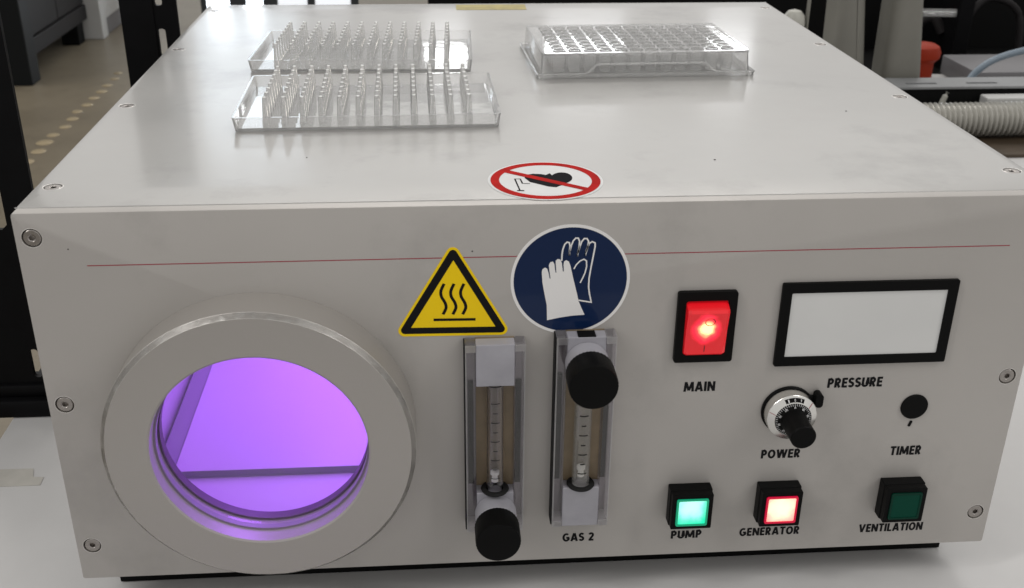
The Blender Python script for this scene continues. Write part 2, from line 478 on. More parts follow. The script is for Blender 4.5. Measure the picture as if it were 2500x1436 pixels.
obj('front_ledge', BX(-181, -50, 5.9, 46, 8.2, 25.2), M['chamber'], ch)
obj('neck', LA([(53.0, -5.9), (53.0, 0.0), (54.0, 0.0), (54.0, -5.9)], RC[0], 0, RC[1], 96, closed=True), M['chamber'], ch, smooth=30)
pl = area('plasma_glow', (-0.098, 0.15, 0.156), (-0.105, 0.15, 0), 0.07, 0.26, 0.46, (.42, .13, 1.0))
pl.rotation_euler = (0, R(-3), 0)
pl2 = area('plasma_glow', (-0.118, 0.312, 0.10), (-0.118, 0, 0.10), 0.12, 0.09, 0.16, (.46, .13, 1.0))
pl2.rotation_euler = (R(80), 0, 0)

# ---------------------------------------------------------------- flow meters
def flow_meter(x, z, flip):
    """x, z: lower left corner of the block; 25 wide, 97 tall, 8 proud"""
    W_, Hh, d = 25.5, (97.0 if flip else 95.6), 8.0
    fm = empty('flow_meter'); fm.parent = pc
    for xa in (x, x + W_ - 4.4):
        obj('side_rail', BX(xa, xa + 4.4, -d, -.15, z, z + Hh, bev=.25), M['rail'], fm)
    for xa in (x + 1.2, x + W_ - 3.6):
        obj('cavity_shade_strip', BX(xa, xa + 2.4, -1.6, -.1, z + 22, z + Hh - 21), M['rubber'], fm)  # black strips painting the dark of the cavity behind the rails
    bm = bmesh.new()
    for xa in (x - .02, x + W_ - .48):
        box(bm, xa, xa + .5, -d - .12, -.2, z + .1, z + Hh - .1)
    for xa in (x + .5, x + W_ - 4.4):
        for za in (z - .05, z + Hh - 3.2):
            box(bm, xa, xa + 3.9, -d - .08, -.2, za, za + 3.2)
    obj('edge_glint', bm, M['edge_white'], fm)  # pale strips painting the glint on block edges and ends
    obj('gap_shade_strip', BX(x - .55, x - .05, -6.5, -.1, z + .5, z + Hh - .5), M['rubber'], fm)  # black strip painting the shadow gap left of the block
    obj('back_plate', BX(x + 4.45, x + W_ - 4.45, -1.2, -.1, z, z + Hh), M['brass'], fm)
    ti = (z + Hh - 20, z + Hh); bi = (z, z + 21)
    obj('top_insert', BX(x + 4.5, x + W_ - 4.5, -d + .3, -1.3, ti[0], ti[1], bev=.3), M['frost'], fm)
    obj('bottom_insert', BX(x + 4.5, x + W_ - 4.5, -d + .3, -1.3, bi[0], bi[1], bev=.3), M['frost'], fm)
    cx = x + W_ / 2
    up0, up1 = bi[1] + .1, ti[0] - .1
    t = obj('metering_tube', LA([(3.9, up0), (3.9, up1), (3.1, up1), (3.1, up0)], cx, -4.9, 0, 32, closed=True, up=True), M['tube'] if flip else M['acrylic'], fm, smooth=40)
    bm = bmesh.new()
    n = 9
    for k in range(n):
        zz = up0 + 8 + k * (up1 - up0 - 16) / (n - 1)
        w = 1.9 if k % 2 == 0 else 1.0
        aa = [math.asin(max(-1, min(1, q))) for q in (-w / 3.95, w / 3.95)]
        prev = None
        for s in range(7):
            a = aa[0] + (aa[1] - aa[0]) * s / 6
            p = (cx + 3.96 * math.sin(a), -4.9 - 3.96 * math.cos(a))
            th_ = .30 if flip else .2
            cur = (bm.verts.new((*p, zz - th_)), bm.verts.new((*p, zz + th_)))
            if prev: bm.faces.new((prev[0], cur[0], cur[1], prev[1]))
            prev = cur
    for k in range(14):   # the printed column of small characters up the tube
        zz = up0 + 7 + k * (up1 - up0 - 14) / 13
        a = -1.0
        px, py = cx + 3.96 * math.sin(a), -4.9 - 3.96 * math.cos(a)
        dx, dy = math.cos(a) * .55, math.sin(a) * .55
        q = [(px - dx, py + dy, zz), (px + dx, py - dy, zz + .5), (px + dx, py - dy, zz + .85), (px - dx, py + dy, zz + .35)]
        bm.faces.new([bm.verts.new(c) for c in q])
    obj('scale', bm, M['ink'], t)
    obj('float', LA([(0, up0 + 4), (1.6, up0 + 4.6), (1.1, up0 + 8), (2.0, up0 + 8.4), (2.0, up0 + 9.6), (0, up0 + 10.2)], cx, -4.9, 0, 20, up=True), M['white_vinyl'], t, smooth=30)
    obj('seal_ring', LA([(4.0, up0), (5.9, up0), (6.3, up0 + .7), (5.9, up0 + 1.3), (4.0, up0 + 1.3)], cx, -5.4, 0, 32, closed=True, up=True), M['rubber'], fm, smooth=40)
    if flip:   # small clip at the top edge
        obj('clip', BX(cx - 3.8, cx + 3.8, -d + .5, -2, z + Hh - .6, z + Hh + .5, bev=.3), M['black_matte'], fm)
    kx, kz = (14.3, 110.0) if flip else (-24.3, 34.0)
    d0, d1 = (17.5, 30.0) if flip else (18.0, 30.0)
    r = 10.3 if flip else 9.9
    obj('collar', LA([(0, d - .1), (9.3, d - .1), (9.3, d0 - 1.5), (8.8, d0 - 1), (0, d0 - 1)], kx, 0, kz, 40), M['frost'], fm, smooth=30)
    # fluted knob
    bm = bmesh.new(); n = 80
    rings = []
    for (rr, dd) in ((r * .97, d0 - .6), (r, d0), (r, d1 - .9), (r * .965, d1 - .15), (r * .92, d1)):
        rings.append([bm.verts.new(((rr - (.22 if i % 2 and rr >= r * .97 else 0)) * math.cos(2 * math.pi * i / n), -dd, (rr - (.22 if i % 2 and rr >= r * .97 else 0)) * math.sin(2 * math.pi * i / n))) for i in range(n)])
    for a, b in zip(rings[:-1], rings[1:]):
        for i in range(n): bm.faces.new((a[i], a[(i + 1) % n], b[(i + 1) % n], b[i]))
    bm.faces.new(rings[0]); bm.faces.new(rings[-1])
    bmesh.ops.translate(bm, vec=(kx, 0, kz), verts=bm.verts[:])
    obj('knob', bm, M['black'], fm, smooth=50)
    return fm
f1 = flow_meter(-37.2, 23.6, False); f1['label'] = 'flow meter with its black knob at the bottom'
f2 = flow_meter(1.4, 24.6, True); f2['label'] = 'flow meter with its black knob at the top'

# ---------------------------------------------------------------- main switch
sw = obj('main_switch', plate([rrect(53.0, 78.6, 105.0, 138.6, 1.2), rrect(56.6, 75.2, 108.8, 134.4, 1.2)], 0.05, 2.2), M['black'], pc, smooth=20)
M['rocker'] = lit_lens('lit_red_rocker', (65.5, -4.5, 122.6), 9.0, (1.0, .72, .30), (.62, .006, .012), 2.2, .42, squash=(.8, 1.6, .95), wob=.4)
rr_ = [n for n in M['rocker'].node_tree.nodes if n.type == 'VALTORGB'][0].color_ramp.elements
for p_, c_ in ((.22, (.85, .012, .05)), (.45, (1.0, .06, .06)), (.52, (1.0, .26, .12))):
    e_ = rr_.new(p_); e_.color = (*c_, 1)
bm = bmesh.new()
prof = [(-0.1, 134.0), (-6.0, 131.8), (-6.8, 130.6), (-4.6, 121.0), (-3.6, 109.8), (-2.8, 109.0), (-0.1, 109.0)]
xs = [57.0, 58.2, 73.6, 74.8]
cols = []
for i, xx in enumerate(xs):
    k = 1.0 if i in (1, 2) else .82
    cols.append([bm.verts.new((xx, y * k, 121.5 + (z - 121.5) * (1 if i in (1, 2) else .965))) for y, z in prof])
for a, b in zip(cols[:-1], cols[1:]):
    for i in range(len(prof)):
        j = (i + 1) % len(prof); bm.faces.new((a[i], a[j], b[j], b[i]))
bm.faces.new(cols[0]); bm.faces.new(cols[-1])
rk = obj('rocker', bm, M['rocker'], sw, smooth=25)
M['mark'] = mat('dark_red_mark', (.05, .004, .004), rough=.5)
bm = bmesh.new()
def rocky(z):  # rocker face height at z
    return 6.8 + (130.6 - z) * (4.6 - 6.8) / 9.6 if z > 121 else 4.6 + (121 - z) * (3.6 - 4.6) / 11.2
n = 28; pr_ = None; first = None
for i in range(n + 1):
    a = 2 * math.pi * i / n
    cur = []
    for rr in (1.95, 2.35):
        xx, zz = 66.6 + rr * .95 * math.cos(a), 126.2 + rr * .85 * math.sin(a)
        cur.append(bm.verts.new((xx, -rocky(zz) - .08, zz)))
    if pr_: bm.faces.new((pr_[0], cur[0], cur[1], pr_[1]))
    pr_ = cur
for (za, zb) in ((111.0, 114.2),):
    q = [(65.35, za), (65.7, za), (65.7, zb), (65.35, zb)]
    bm.faces.new([bm.verts.new((xx, -rocky(zz) - .08, zz)) for xx, zz in q])
obj('switch_mark', bm, M['mark'], sw)

# ---------------------------------------------------------------- pressure display
dp = obj('pressure_display', plate([rrect(97.8, 174.9, 101.4, 141.2, .8), rrect(102.1, 170.5, 105.8, 136.6, .5)], 0.05, 1.6), M['black'], pc, smooth=20)
obj('screen', BX(101.8, 170.8, -.9, -.1, 105.5, 136.9), M['screen'], dp)

# ---------------------------------------------------------------- power dial
DX, DZ_ = 107.1, 78.4
dl = empty('power_dial'); dl.parent = pc
obj('dial_base', LA([(0, 0.05), (12.0, 0.05), (12.0, 1.0), (11.6, 1.4), (0, 1.4)], DX, 0, DZ_, 64), M['black'], dl, smooth=30)
sl = obj('dial_sleeve', LA([(11.0, 1.45), (11.25, 1.7), (11.25, 6.8), (11.1, 7.0), (8.3, 8.9), (8.0, 8.7), (8.0, 1.45)], DX, 0, DZ_, 64, closed=True), M['silver'], dl, smooth=14)
fc = obj('dial_face', LA([(0, 8.6), (8.1, 8.6), (6.2, 9.5), (5.7, 10.0), (0, 10.0)], DX, 0, DZ_, 64), M['black_matte'], dl, smooth=20)
obj('dial_knob', LA([(0, 9.5), (6.0, 9.5), (5.6, 11.5), (5.6, 23.2), (5.2, 23.7), (0, 23.7)], DX, 0, DZ_, 48), M['black'], dl, smooth=30)
# turns counter window
bm = bmesh.new()
for i in range(9):
    pass
cw_in, cw_out = 8.75, 10.4
pr_ = None
for i in range(11):
    a = R(90 + 26) - R(52) * i / 10
    cur = []
    for rr in (cw_in, cw_out):
        dd = 8.9 - (rr - 8.3) * 1.9 / 2.8 + .06
        cur.append(bm.verts.new((DX + rr * math.cos(a), -dd, DZ_ + rr * math.sin(a))))
    if pr_: bm.faces.new((pr_[0], cur[0], cur[1], pr_[1]))
    pr_ = cur
obj('counter_window', bm, M['black_matte'], dl)
# ticks
bm = bmesh.new()
for i in range(50):
    a = R(90) + 2 * math.pi * i / 50
    l = .85 if i % 5 else 1.15
    d_ = lambda rr: 8.6 + (8.1 - rr) * .9 / 1.9 + .05
    ca, sa = math.cos(a), math.sin(a); w = .10
    r1, r0 = 7.95, 7.95 - l
    bm.faces.new([bm.verts.new((DX + rr * ca - s * w * sa, -d_(rr), DZ_ + rr * sa + s * w * ca)) for rr, s in ((r0, -1), (r1, -1), (r1, 1), (r0, 1))])
obj('dial_ticks', bm, M['digit'], fc, kind='stuff')
for a_, w_ in ((40, .3), (163, .2)):
    bm = bmesh.new(); ca, sa = math.cos(R(a_)), math.sin(R(a_))
    q = []
    for rr, sd in ((8.5, -1), (11.0, -1), (11.0, 1), (8.5, 1)):
        q.append(bm.verts.new((DX + rr * ca - sd * w_ / 2 * sa, -(8.9 - (rr - 8.3) * 1.9 / 2.8 + .07), DZ_ + rr * sa + sd * w_ / 2 * ca)))
    bm.faces.new(q)
    obj('index_mark', bm, M['redline'], dl)
# brake lever
obj('brake_lever', plate([rrect(117.6, 121.0, 82.0, 88.6, 1.5)], 1.0, 5.5), M['black'], dl, smooth=40)
obj('lever_arm', BX(112, 118.5, -3.0, -1.2, 82.5, 86.5, bev=.3), M['black'], dl)

# lettering: condensed bold capitals drawn as strokes
def arc(cx, cy, rx, ry, a0, a1, n=10):
    return [(cx + rx * math.cos(R(a0 + (a1 - a0) * i / n)), cy + ry * math.sin(R(a0 + (a1 - a0) * i / n))) for i in range(n + 1)]
GL = {
 'I': (.2, [[(.1, 0), (.1, 1)]]),
 'L': (.46, [[(.1, 0), (.1, 1)], [(.1, .09), (.46, .09)]]),
 'T': (.54, [[(.27, 0), (.27, 1)], [(0, .91), (.54, .91)]]),
 'E': (.47, [[(.1, 0), (.1, 1)], [(.1, .09), (.47, .09)], [(.1, .91), (.47, .91)], [(.1, .51), (.44, .51)]]),
 'N': (.66, [[(.1, 0), (.1, 1)], [(.56, 0), (.56, 1)], [(.12, .96), (.54, .04)]]),
 'M': (.86, [[(.08, 0), (.15, 1)], [(.78, 0), (.71, 1)], [(.16, .97), (.43, .12)], [(.70, .97), (.43, .12)]]),
 'A': (.72, [[(.1, 0), (.34, 1)], [(.62, 0), (.38, 1)], [(.2, .28), (.52, .28)]]),
 'V': (.70, [[(.1, 1), (.34, .0)], [(.60, 1), (.36, .0)]]),
 'W': (1.0, [[(.09, 1), (.27, 0)], [(.47, 1), (.29, 0)], [(.53, 1), (.71, 0)], [(.91, 1), (.73, 0)]]),
 'P': (.52, [[(.1, 0), (.1, 1)], [(.1, .91), (.24, .91)] + arc(.24, .68, .18, .23, 90, -90) + [(.1, .45)]]),
 'R': (.55, [[(.1, 0), (.1, 1)], [(.1, .91), (.24, .91)] + arc(.24, .69, .18, .22, 90, -90) + [(.1, .47)], [(.24, .46), (.45, 0)]]),
 'U': (.60, [[(.1, 1), (.1, .3)] + arc(.30, .30, .20, .21, 180, 360) + [(.50, .3), (.50, 1)]]),
 'O': (.70, [arc(.35, .5, .25, .41, 90, 450, 24)]),
 'G': (.68, [arc(.36, .5, .26, .41, 50, 345, 20), [(.36, .45), (.65, .45)], [(.57, .12), (.57, .5)]]),
 'S': (.50, [arc(.25, .71, .16, .20, 20, 225, 10) + arc(.25, .29, .17, .20, 60, -160, 10)]),
 '2': (.52, [arc(.25, .70, .17, .21, 165, -30, 10) + [(.12, .12)], [(.02, .09), (.50, .09)]]),
 ' ': (.25, []),
}
def lettering(word, x0, x1, z0, z1):
    adv = 0; gl = []
    for c in word:
        w, st = GL[c]
        for p in st: gl.append([(adv + x, y) for x, y in p])
        adv += w + .085
    adv -= .085
    bm = bmesh.new(); k = 0
    sx = (x1 - x0) / adv; sz = z1 - z0
    for p in gl:
        k += 1
        stroke(bm, [(x0 + x * sx, z0 + y * sz) for x, y in p], 0.225 * (sz * .45 + sx * .55), .06 + .003 * (k % 6))
    return obj('lettering', bm, M['ink'], pc)
for w in (('MAIN', 59.2, 73.1, 89.2, 94.1), ('PRESSURE', 124.0, 149.0, 88.9, 93.7), ('POWER', 97.8, 116.0, 52.5, 57.1),
          ('TIMER', 158.6, 173.2, 51.8, 56.6), ('PUMP', 59.1, 73.7, 9.0, 13.5), ('GENERATOR', 92.0, 121.0, 8.9, 13.4),
          ('VENTILATION', 150.1, 181.5, 8.3, 12.9), ('GAS 2', 7.6, 22.4, 9.9, 14.5)):
    lettering(*w)
def text_mesh(s, bold=0.02, ext=0.0):
    cu = bpy.data.curves.new('t', 'FONT'); cu.body = s; cu.size = 1; cu.offset = bold; cu.extrude = ext
    cu.resolution_u = 4; cu.space_character = 1.08
    to = bpy.data.objects.new('t', cu); sc.collection.objects.link(to)
    dg = bpy.context.evaluated_depsgraph_get()
    me = bpy.data.meshes.new_from_object(to.evaluated_get(dg))
    bpy.data.objects.remove(to); bpy.data.curves.remove(cu)
    return me
def fit_text(name, s, m, parent, fn, bold=0.02):
    me = text_mesh(s, bold)
    xs_ = [v.co.x for v in me.vertices]; ys_ = [v.co.y for v in me.vertices]
    a, b, c, d = min(xs_), max(xs_), min(ys_), max(ys_)
    for v in me.vertices:
        v.co = Vector(fn((v.co.x - a) / (b - a), (v.co.y - c) / (d - c))) * MM
    me.materials.clear(); me.materials.append(m)
    return link(name, me, parent)
# dial numbers
def on_face(a_deg, rr, w, h):
    a = R(a_deg)
    def fn(u, v):
        tx, tz = -math.sin(a), math.cos(a)   # radial up = outward
        ox = (u - .5) * w; oz = (v - .5) * h + rr
        x = DX + ox * math.cos(a) + oz * tx; z = DZ_ + ox * math.sin(a) + oz * tz
        rad = math.hypot(x - DX, z - DZ_)
        return (x, -(8.6 + max(0, 8.1 - rad) * .9 / 1.9 + .06), z)
    return fn
for k, s in enumerate(('0', '10', '20', '30', '40', '50', '60', '70', '80', '90')):
    fit_text('dial_number', s, M['digit'], fc, on_face(k * 36, 6.3, .62 * len(s) + .1, 1.2))
def on_cone(a_deg, rr, w, h):
    a = R(a_deg)
    def fn(u, v):
        ox = (u - .5) * w; oz = (v - .5) * h + rr
        x = DX + ox * math.cos(a) - oz * math.sin(a); z = DZ_ + ox * math.sin(a) + oz * math.cos(a)
        rad = math.hypot(x - DX, z - DZ_)
        return (x, -(8.9 - (rad - 8.3) * 1.9 / 2.8 + .11), z)
    return fn
for ang, s in ((17, '1'), (0, '0'), (-17, '9')):
    fit_text('counter_number', s, M['digit'], dl, on_cone(ang, 9.55, .55, 1.15))

# ---------------------------------------------------------------- timer
tm = obj('timer_button', LA([(0, .05), (6.3, .05), (6.3, .5), (5.9, .9), (0, .9)], 165.8, 0, 77.8, 40), M['black_matte'], pc, smooth=30)
obj('timer_slot', plate([round_poly([(164.3, 67.3), (165.6, 67.3), (166.5, 70.3), (165.2, 70.3)], .5)], 0.03, 0.3), M['black_matte'], tm)

# ---------------------------------------------------------------- push buttons
def push_button(x, z, lens, rim, label):
    """x, z: lower left of an 18.8 mm square housing"""
    s = 18.8
    bm = plate([rrect(x, x + s, z, z + s, .5, 3), rrect(x + 2.0, x + s - 2.0, z + 1.8, z + s - 2.2, .9)], 5.0, 9.0)
    b = obj('push_button', bm, M['black'], pc, smooth=20, label=label)
    obj('housing', BX(x - .35, x + s + .35, -5.6, -.05, z - .35, z + s + .35, bev=.4), M['black'], b)
    obj('lens_rim', plate([rrect(x + 2.1, x + s - 2.1, z + 1.9, z + s - 2.3, .9), rrect(x + 3.0, x + s - 3.0, z + 2.9, z + s - 3.2, .6)], 5.7, 9.6), rim, b, smooth=20)
    bm = plate([rrect(x + 3.02, x + s - 3.02, z + 2.92, z + s - 3.22, .6)], 5.7, 9.35)
    obj('lens', bm, lens, b, smooth=20)
M['green_rim'] = mat('green_rim', (.01, .20, .11), rough=.2, emit=(.0, .62, .30), estr=.30)
M['red_rim'] = mat('red_rim', (.30, .005, .02), rough=.2, emit=(.9, .0, .06), estr=.42)
M['dark_green_rim'] = mat('dark_green_rim', (.001, .03, .018), rough=.3, spec=.15)
M['pump_lens'] = lit_lens('lit_green_lens', (64.6, -9.4, 33.4), 10.5, (.55, 1.0, .93), (.0, .70, .38), 1.25, .8, squash=(1, 2, 1))
M['gen_lens'] = lit_lens('lit_red_lens', (107, -9.4, 31), 11.0, (1.0, .86, .56), (1.0, .27, .24), 1.3, .95, squash=(1, 2, 1))
M['vent_lens'] = mat('unlit_green_lens', (.001, .046, .028), rough=.4, spec=.1)
push_button(56.2, 21.4, M['pump_lens'], M['green_rim'], 'lit green push button above the word PUMP')
push_button(97.8, 20.9, M['gen_lens'], M['red_rim'], 'lit red push button above the word GENERATOR')
push_button(156.5, 20.4, M['vent_lens'], M['dark_green_rim'], 'unlit dark green push button above the word VENTILATION')

# ---------------------------------------------------------------- stickers
GLOVE = [(-2.21, 126.37), (-2.46, 133.39), (-3.58, 138.95), (-4.5, 143.95), (-4.86, 148.65), (-4.62, 149.96), (-3.6, 150.67), (-2.65, 150.21), (-2.06, 148.33), (-1.5, 145.61), (-1.15, 145.75), (-1.72, 149.3), (-2.01, 151.76), (-1.41, 153.11), (-0.29, 153.32), (0.28, 152.19), (0.82, 148.36), (1.23, 148.35), (0.86, 152.18), (0.78, 153.64), (1.57, 154.45), (2.7, 154.18), (3.41, 152.6), (3.88, 148.77), (4.33, 148.81), (4.1, 152.1), (4.29, 153.31), (5.18, 153.83), (6.32, 153.17), (7.06, 151.05), (8.28, 145.61), (10.1, 138.59), (10.91, 135.04), (12.16, 131.97), (13.67, 128.52), (8.15, 128.22), (2.64, 127.4)]
GLOVE_LINE = [(3.3, 153.58), (3.35, 156.49), (3.6, 158.66), (4.34, 160.9), (5.3, 161.89), (6.2, 161.63), (6.51, 160.28), (6.48, 158.35), (6.37, 155.84), (6.62, 158.11), (7.04, 160.26), (7.82, 162.41), (8.81, 163.58), (9.84, 163.51), (10.42, 162.2), (10.3, 159.23), (9.62, 155.37), (10.04, 157.54), (10.6, 159.7), (11.32, 161.99), (12.3, 163.31), (13.46, 163.24), (14.14, 162.02), (13.8, 159.15), (12.9, 155.54), (13.31, 157.71), (13.87, 159.63), (14.61, 161.25), (15.66, 161.85), (16.85, 161.24), (16.92, 159.56), (16.29, 155.21), (15.58, 150.35), (14.96, 145.43), (14.93, 141.46), (15.36, 138.45), (16.3, 134.29), (13.44, 134.87), (10.76, 135.4)]
GLOVE_THUMB = [(8.46, 149.79), (9.43, 151.72), (10.95, 153.39), (12.5, 154.09), (13.57, 153.33), (13.75, 150.88), (13.18, 147.95), (12.23, 145.5), (11.3, 143.4)]
gs = obj('glove_sticker', plate([circle(7.2, 144.6, 25.0, 96)], .02, .16), M['white_vinyl'], pc, label='round blue sticker with a pair of white gloves')
obj('blue_disc', plate([circle(7.2, 144.6, 23.7, 96)], .18, .22), M['blue'], gs)
obj('glove', plate([GLOVE], .24, .28), M['white_vinyl'], gs)
bm = bmesh.new(); stroke(bm, GLOVE_LINE, .62, .28); stroke(bm, GLOVE_THUMB, .55, .28)
obj('glove_outline', bm, M['white_vinyl'], gs)

tri = obj('hot_surface_sticker', plate([round_poly([(-41.4, 163.3), (-66.9, 120.4), (-16.9, 119.9)], 2.7)], .02, .15), M['yellow'], pc, label='yellow triangular sticker with wavy heat lines')
obj('triangle_border', plate([round_poly([(-41.4, 161.2), (-65.0, 121.6), (-18.8, 121.1)], 1.7), [(-41.3, 154.9), (-59.5, 124.4), (-24.0, 124.0)]], .17, .21), M['ink'], tri)
WAVE = [(-45.26, 144.42), (-46.33, 142.08), (-46.73, 140.35), (-46.41, 138.36), (-45.41, 136.49), (-44.76, 134.82), (-44.71, 133.06), (-45.98, 130.32)]
for k in range(3):
    wv = [tuple(p) for p in smooth_path([(x + 4.1 * k, z - .1 * k) for x, z in WAVE], 3)]
    bm = bmesh.new(); stroke(bm, wv, 1.25, .21)
    obj('heat_wave', bm, M['ink'], tri)
bm = bmesh.new(); stroke(bm, [(-49.96, 127.9), (-32.39, 127.65)], 1.2, .21)
obj('surface_bar', bm, M['ink'], tri)

pcx, pcy = -1.1, 28.0
ps = obj('prohibition_sticker', plate([circle(pcx, pcy, 24.5, 96)], H + .02, H + .15, 'xy'), M['white_vinyl_top'], pc, label='round prohibition sticker with a red ring and slash on the top cover')
BODY = [(-9.77, 31.32), (-8.44, 35.36), (-5.5, 36.43), (-1.88, 35.64), (-0.29, 34.52), (1.65, 36.76), (2.84, 31.95), (5.53, 25.9), (7.63, 22.47), (4.36, 20.58), (2.48, 18.64), (-0.7, 19.78), (-3.75, 22.39), (-7.88, 25.75)]
HEAD = [(10.66, 30.02), (10.16, 27.82), (9.26, 25.88), (8.06, 24.37), (6.66, 23.44), (5.21, 23.17), (3.84, 23.59), (2.68, 24.65), (1.84, 26.26), (1.4, 28.27), (1.41, 30.49), (1.87, 32.71), (2.75, 34.71), (3.96, 36.28), (5.39, 37.26), (6.88, 37.55), (8.28, 37.11), (9.46, 36.0), (10.3, 34.32), (10.71, 32.26)]
obj('symbol_body', plate([BODY], H + .17, H + .2, 'xy'), M['dark_vinyl'], ps)
obj('symbol_head', plate([HEAD], H + .21, H + .23, 'xy'), M['dark_vinyl'], ps)
bm = bmesh.new()
stroke(bm, [(-8.05, 23.77), (-11.21, 24.1), (-11.71, 29.97), (-14.0, 30.09), (-12.99, 15.82)], .65, H + .2, 'xy')
stroke(bm, [(-14.2, 15.4), (-11.2, 15.2)], 1.1, H + .215, 'xy')
obj('symbol_hook', bm, M['dark_vinyl'], ps)
obj('red_ring', plate([circle(pcx, pcy, 23.4, 96), circle(pcx, pcy, 19.7, 96)], H + .17, H + .24, 'xy'), M['red_vinyl'], ps)
bm = bmesh.new(); stroke(bm, [(-17.0, 40.2), (14.6, 15.9)], 3.5, H + .26, 'xy')
obj('slash', bm, M['red_vinyl'], ps)

obj('tape_label', plate([[(-28.4, 411), (24, 410.6), (24.2, 431.5), (-28.4, 431.5)]], H + .02, H + .16, 'xy'), M['tape'], pc, label='strip of aged yellow tape at the back edge of the top cover')

# ------------------------------------------------------------------ peg plates on the top cover
def wall_ring(bm, o0, o1, h0, h1, t):
    """flared thin wall: rectangle o0 (x0,x1,y0,y1) at h0 to o1 at h1, thickness t inward"""
    lo = rrect(*o0, 2.0, 3); hi = rrect(*o1, 2.2, 3)
    li = rrect(o0[0] + t, o0[1] - t, o0[2] + t, o0[3] - t, 1.2, 3); hj = rrect(o1[0] + t, o1[1] - t, o1[2] + t, o1[3] - t, 1.2, 3)
    A = [[bm.verts.new((x, y, h)) for x, y in lp] for lp, h in ((lo, h0), (hi, h1), (hj, h1), (li, h0))]
    for a, b in ((0, 1), (1, 2), (2, 3), (3, 0)):
        n = len(A[a])
        for i in range(n): bm.faces.new((A[a][i], A[a][(i + 1) % n], A[b][(i + 1) % n], A[b][i]))

peg_mesh = mesh_of(LA([(1.9, 0), (1.7, .9), (1.5, 6), (1.1, 12.2), (.98, 12.8), (.7, 13.1), (0, 13.2)], n=12, up=True), M['peg'], 40, 'peg')
M['peg_tip'] = mat('peg_tip_highlight', (.93, .93, .92), rough=.12, trans=.35, ior=1.45)  # whitish tips: lamp highlights put into the material
peg_mesh.materials.append(M['peg_tip'])
for p in peg_mesh.polygons:
    if p.center.z > 12.85 * MM: p.material_index = 1
def peg_plate(x, y, rz, label):
    """x, y: front left corner of the foot in mm"""
    t = empty('peg_plate', (x * MM, y * MM, H * MM + .0001), R(rz), label=label, cat='peg plate', group='clear peg plates on the top cover')
    bm = bmesh.new()
    box(bm, 1, 126.4, 1, 79.5, 0.3, 1.6)
    obj('base_plate', bm, M['plastic'], t)
    bm = bmesh.new()
    wall_ring(bm, (0, 127.4, 0, 80.5), (-1.0, 128.4, -1.6, 82.2), 0.05, 7.2, 1.2)
    obj('rim_wall', bm, M['plastic'], t, smooth=30)
    for i in range(12):
        for j in range(8):
            link('peg', peg_mesh, t, ((14.2 + 9 * i) * MM, (8.6 + 9 * j) * MM, 1.65 * MM))
    return t
peg_plate(-143.2, 105.2, 1.0, 'clear plastic peg plate standing nearer the front of the cover, in front of the other')
peg_plate(-152.6, 224.5, -1.6, 'clear plastic peg plate standing farther back, partly behind the other one')

# ------------------------------------------------------------------ well plate
wp = empty('well_plate', (11.5 * MM, 200.5 * MM, H * MM + .0001), R(2.0), label='clear plastic well plate full of round wells standing alone on the cover', cat='well plate')
bm = bmesh.new()
wall_ring(bm, (0.2, 127.6, 0.2, 85.2), (0, 127.8, 0, 85.4), 0.05, 2.4, 1.3)
obj('flange', bm, M['plastic'], wp, smooth=30)
bm = bmesh.new()
# flange ledge round the foot and the stepped bead along the front
for (a, b) in (((3, 3), (124.8, 3)), ((124.8, 3), (124.8, 82.4)), ((124.8, 82.4), (3, 82.4)), ((3, 82.4), (3, 3))):
    pass
tube(bm, [(0.6, 0.2, 2.5), (27, 0.2, 2.5), (29.5, 0.4, 3.2), (34, 1.2, 7.2), (37, 1.5, 7.8), (96, 1.5, 7.8), (99, 1.2, 7.2), (103.5, 0.4, 3.2), (106, 0.2, 2.5), (127.2, 0.2, 2.5), (127.2, 85.0, 2.5), (0.6, 85.0, 2.5), (0.6, 0.2, 2.5)], .55, 8, cap=False)
obj('flange_bead', bm, M['plastic'], wp, smooth=60)
bm = bmesh.new()
wall_ring(bm, (2.6, 125.2, 2.2, 83.2), (3.4, 124.4, 3.4, 82.0), 0.6, 14.0, 1.1)
obj('skirt', bm, M['plastic'], wp, smooth=30)
deck_holes = [circle(14.4 + 9 * i, 11.2 + 9 * j, 4.0, 16) for i in range(12) for j in range(8)]
obj('deck', plate([[(3.6, 3.6), (124.2, 3.6), (124.2, 81.8), (3.6, 81.8)]] + deck_holes, 12.6, 13.6, 'xy'), M['plastic'], wp)
well_mesh = mesh_of(LA([(0, 1.8), (3.3, 1.8), (3.75, 12.4), (3.95, 13.7), (3.8, 14.3), (3.45, 14.3), (3.25, 13.6), (3.0, 2.9), (0, 2.9)], n=16, up=True), M['well'], 40, 'well')
for i in range(12):
    for j in range(8):
        link('well', well_mesh, wp, ((14.4 + 9 * i) * MM, (11.2 + 9 * j) * MM, 0))

# ------------------------------------------------------------------ beside the machine: black slotted rack
rk = empty('rack_frame', (-.30, .18, DZ * MM), label='black slotted steel frame standing on the desk beside the machine', cat='rack')
def rel(o):
    o.location = (-rk.location.x, -rk.location.y, -rk.location.z); return o
def slotted(x0, x1, z0, z1, y0, y1, slots):
    return plate([[(x0, z0), (x1, z0), (x1, z1), (x0, z1)]] + [rrect(*s, 2.2, 5) for s in slots], -y1, -y0)
sl1 = [(-292.5, -288.0, zc, zc + 20) for zc in (8, 46, 105, 150, 190)]
rel(obj('post', plate([[(-372, -.5), (-272.5, -.5), (-272.5, 330), (-290, 330), (-290, 103), (-293, 100), (-372, 100)], rrect(-292.0, -287.0, 4, 23, 2.3, 5)], -187, -184), M['black_paint'], rk))
rel(obj('post', slotted(-258, -240.5, -19.5, 330, 450, 453, [(-256.6, -251.0, zc, zc + 21) for zc in (4, 50, 96, 137.5, 176, 222)]), M['black_paint'], rk))
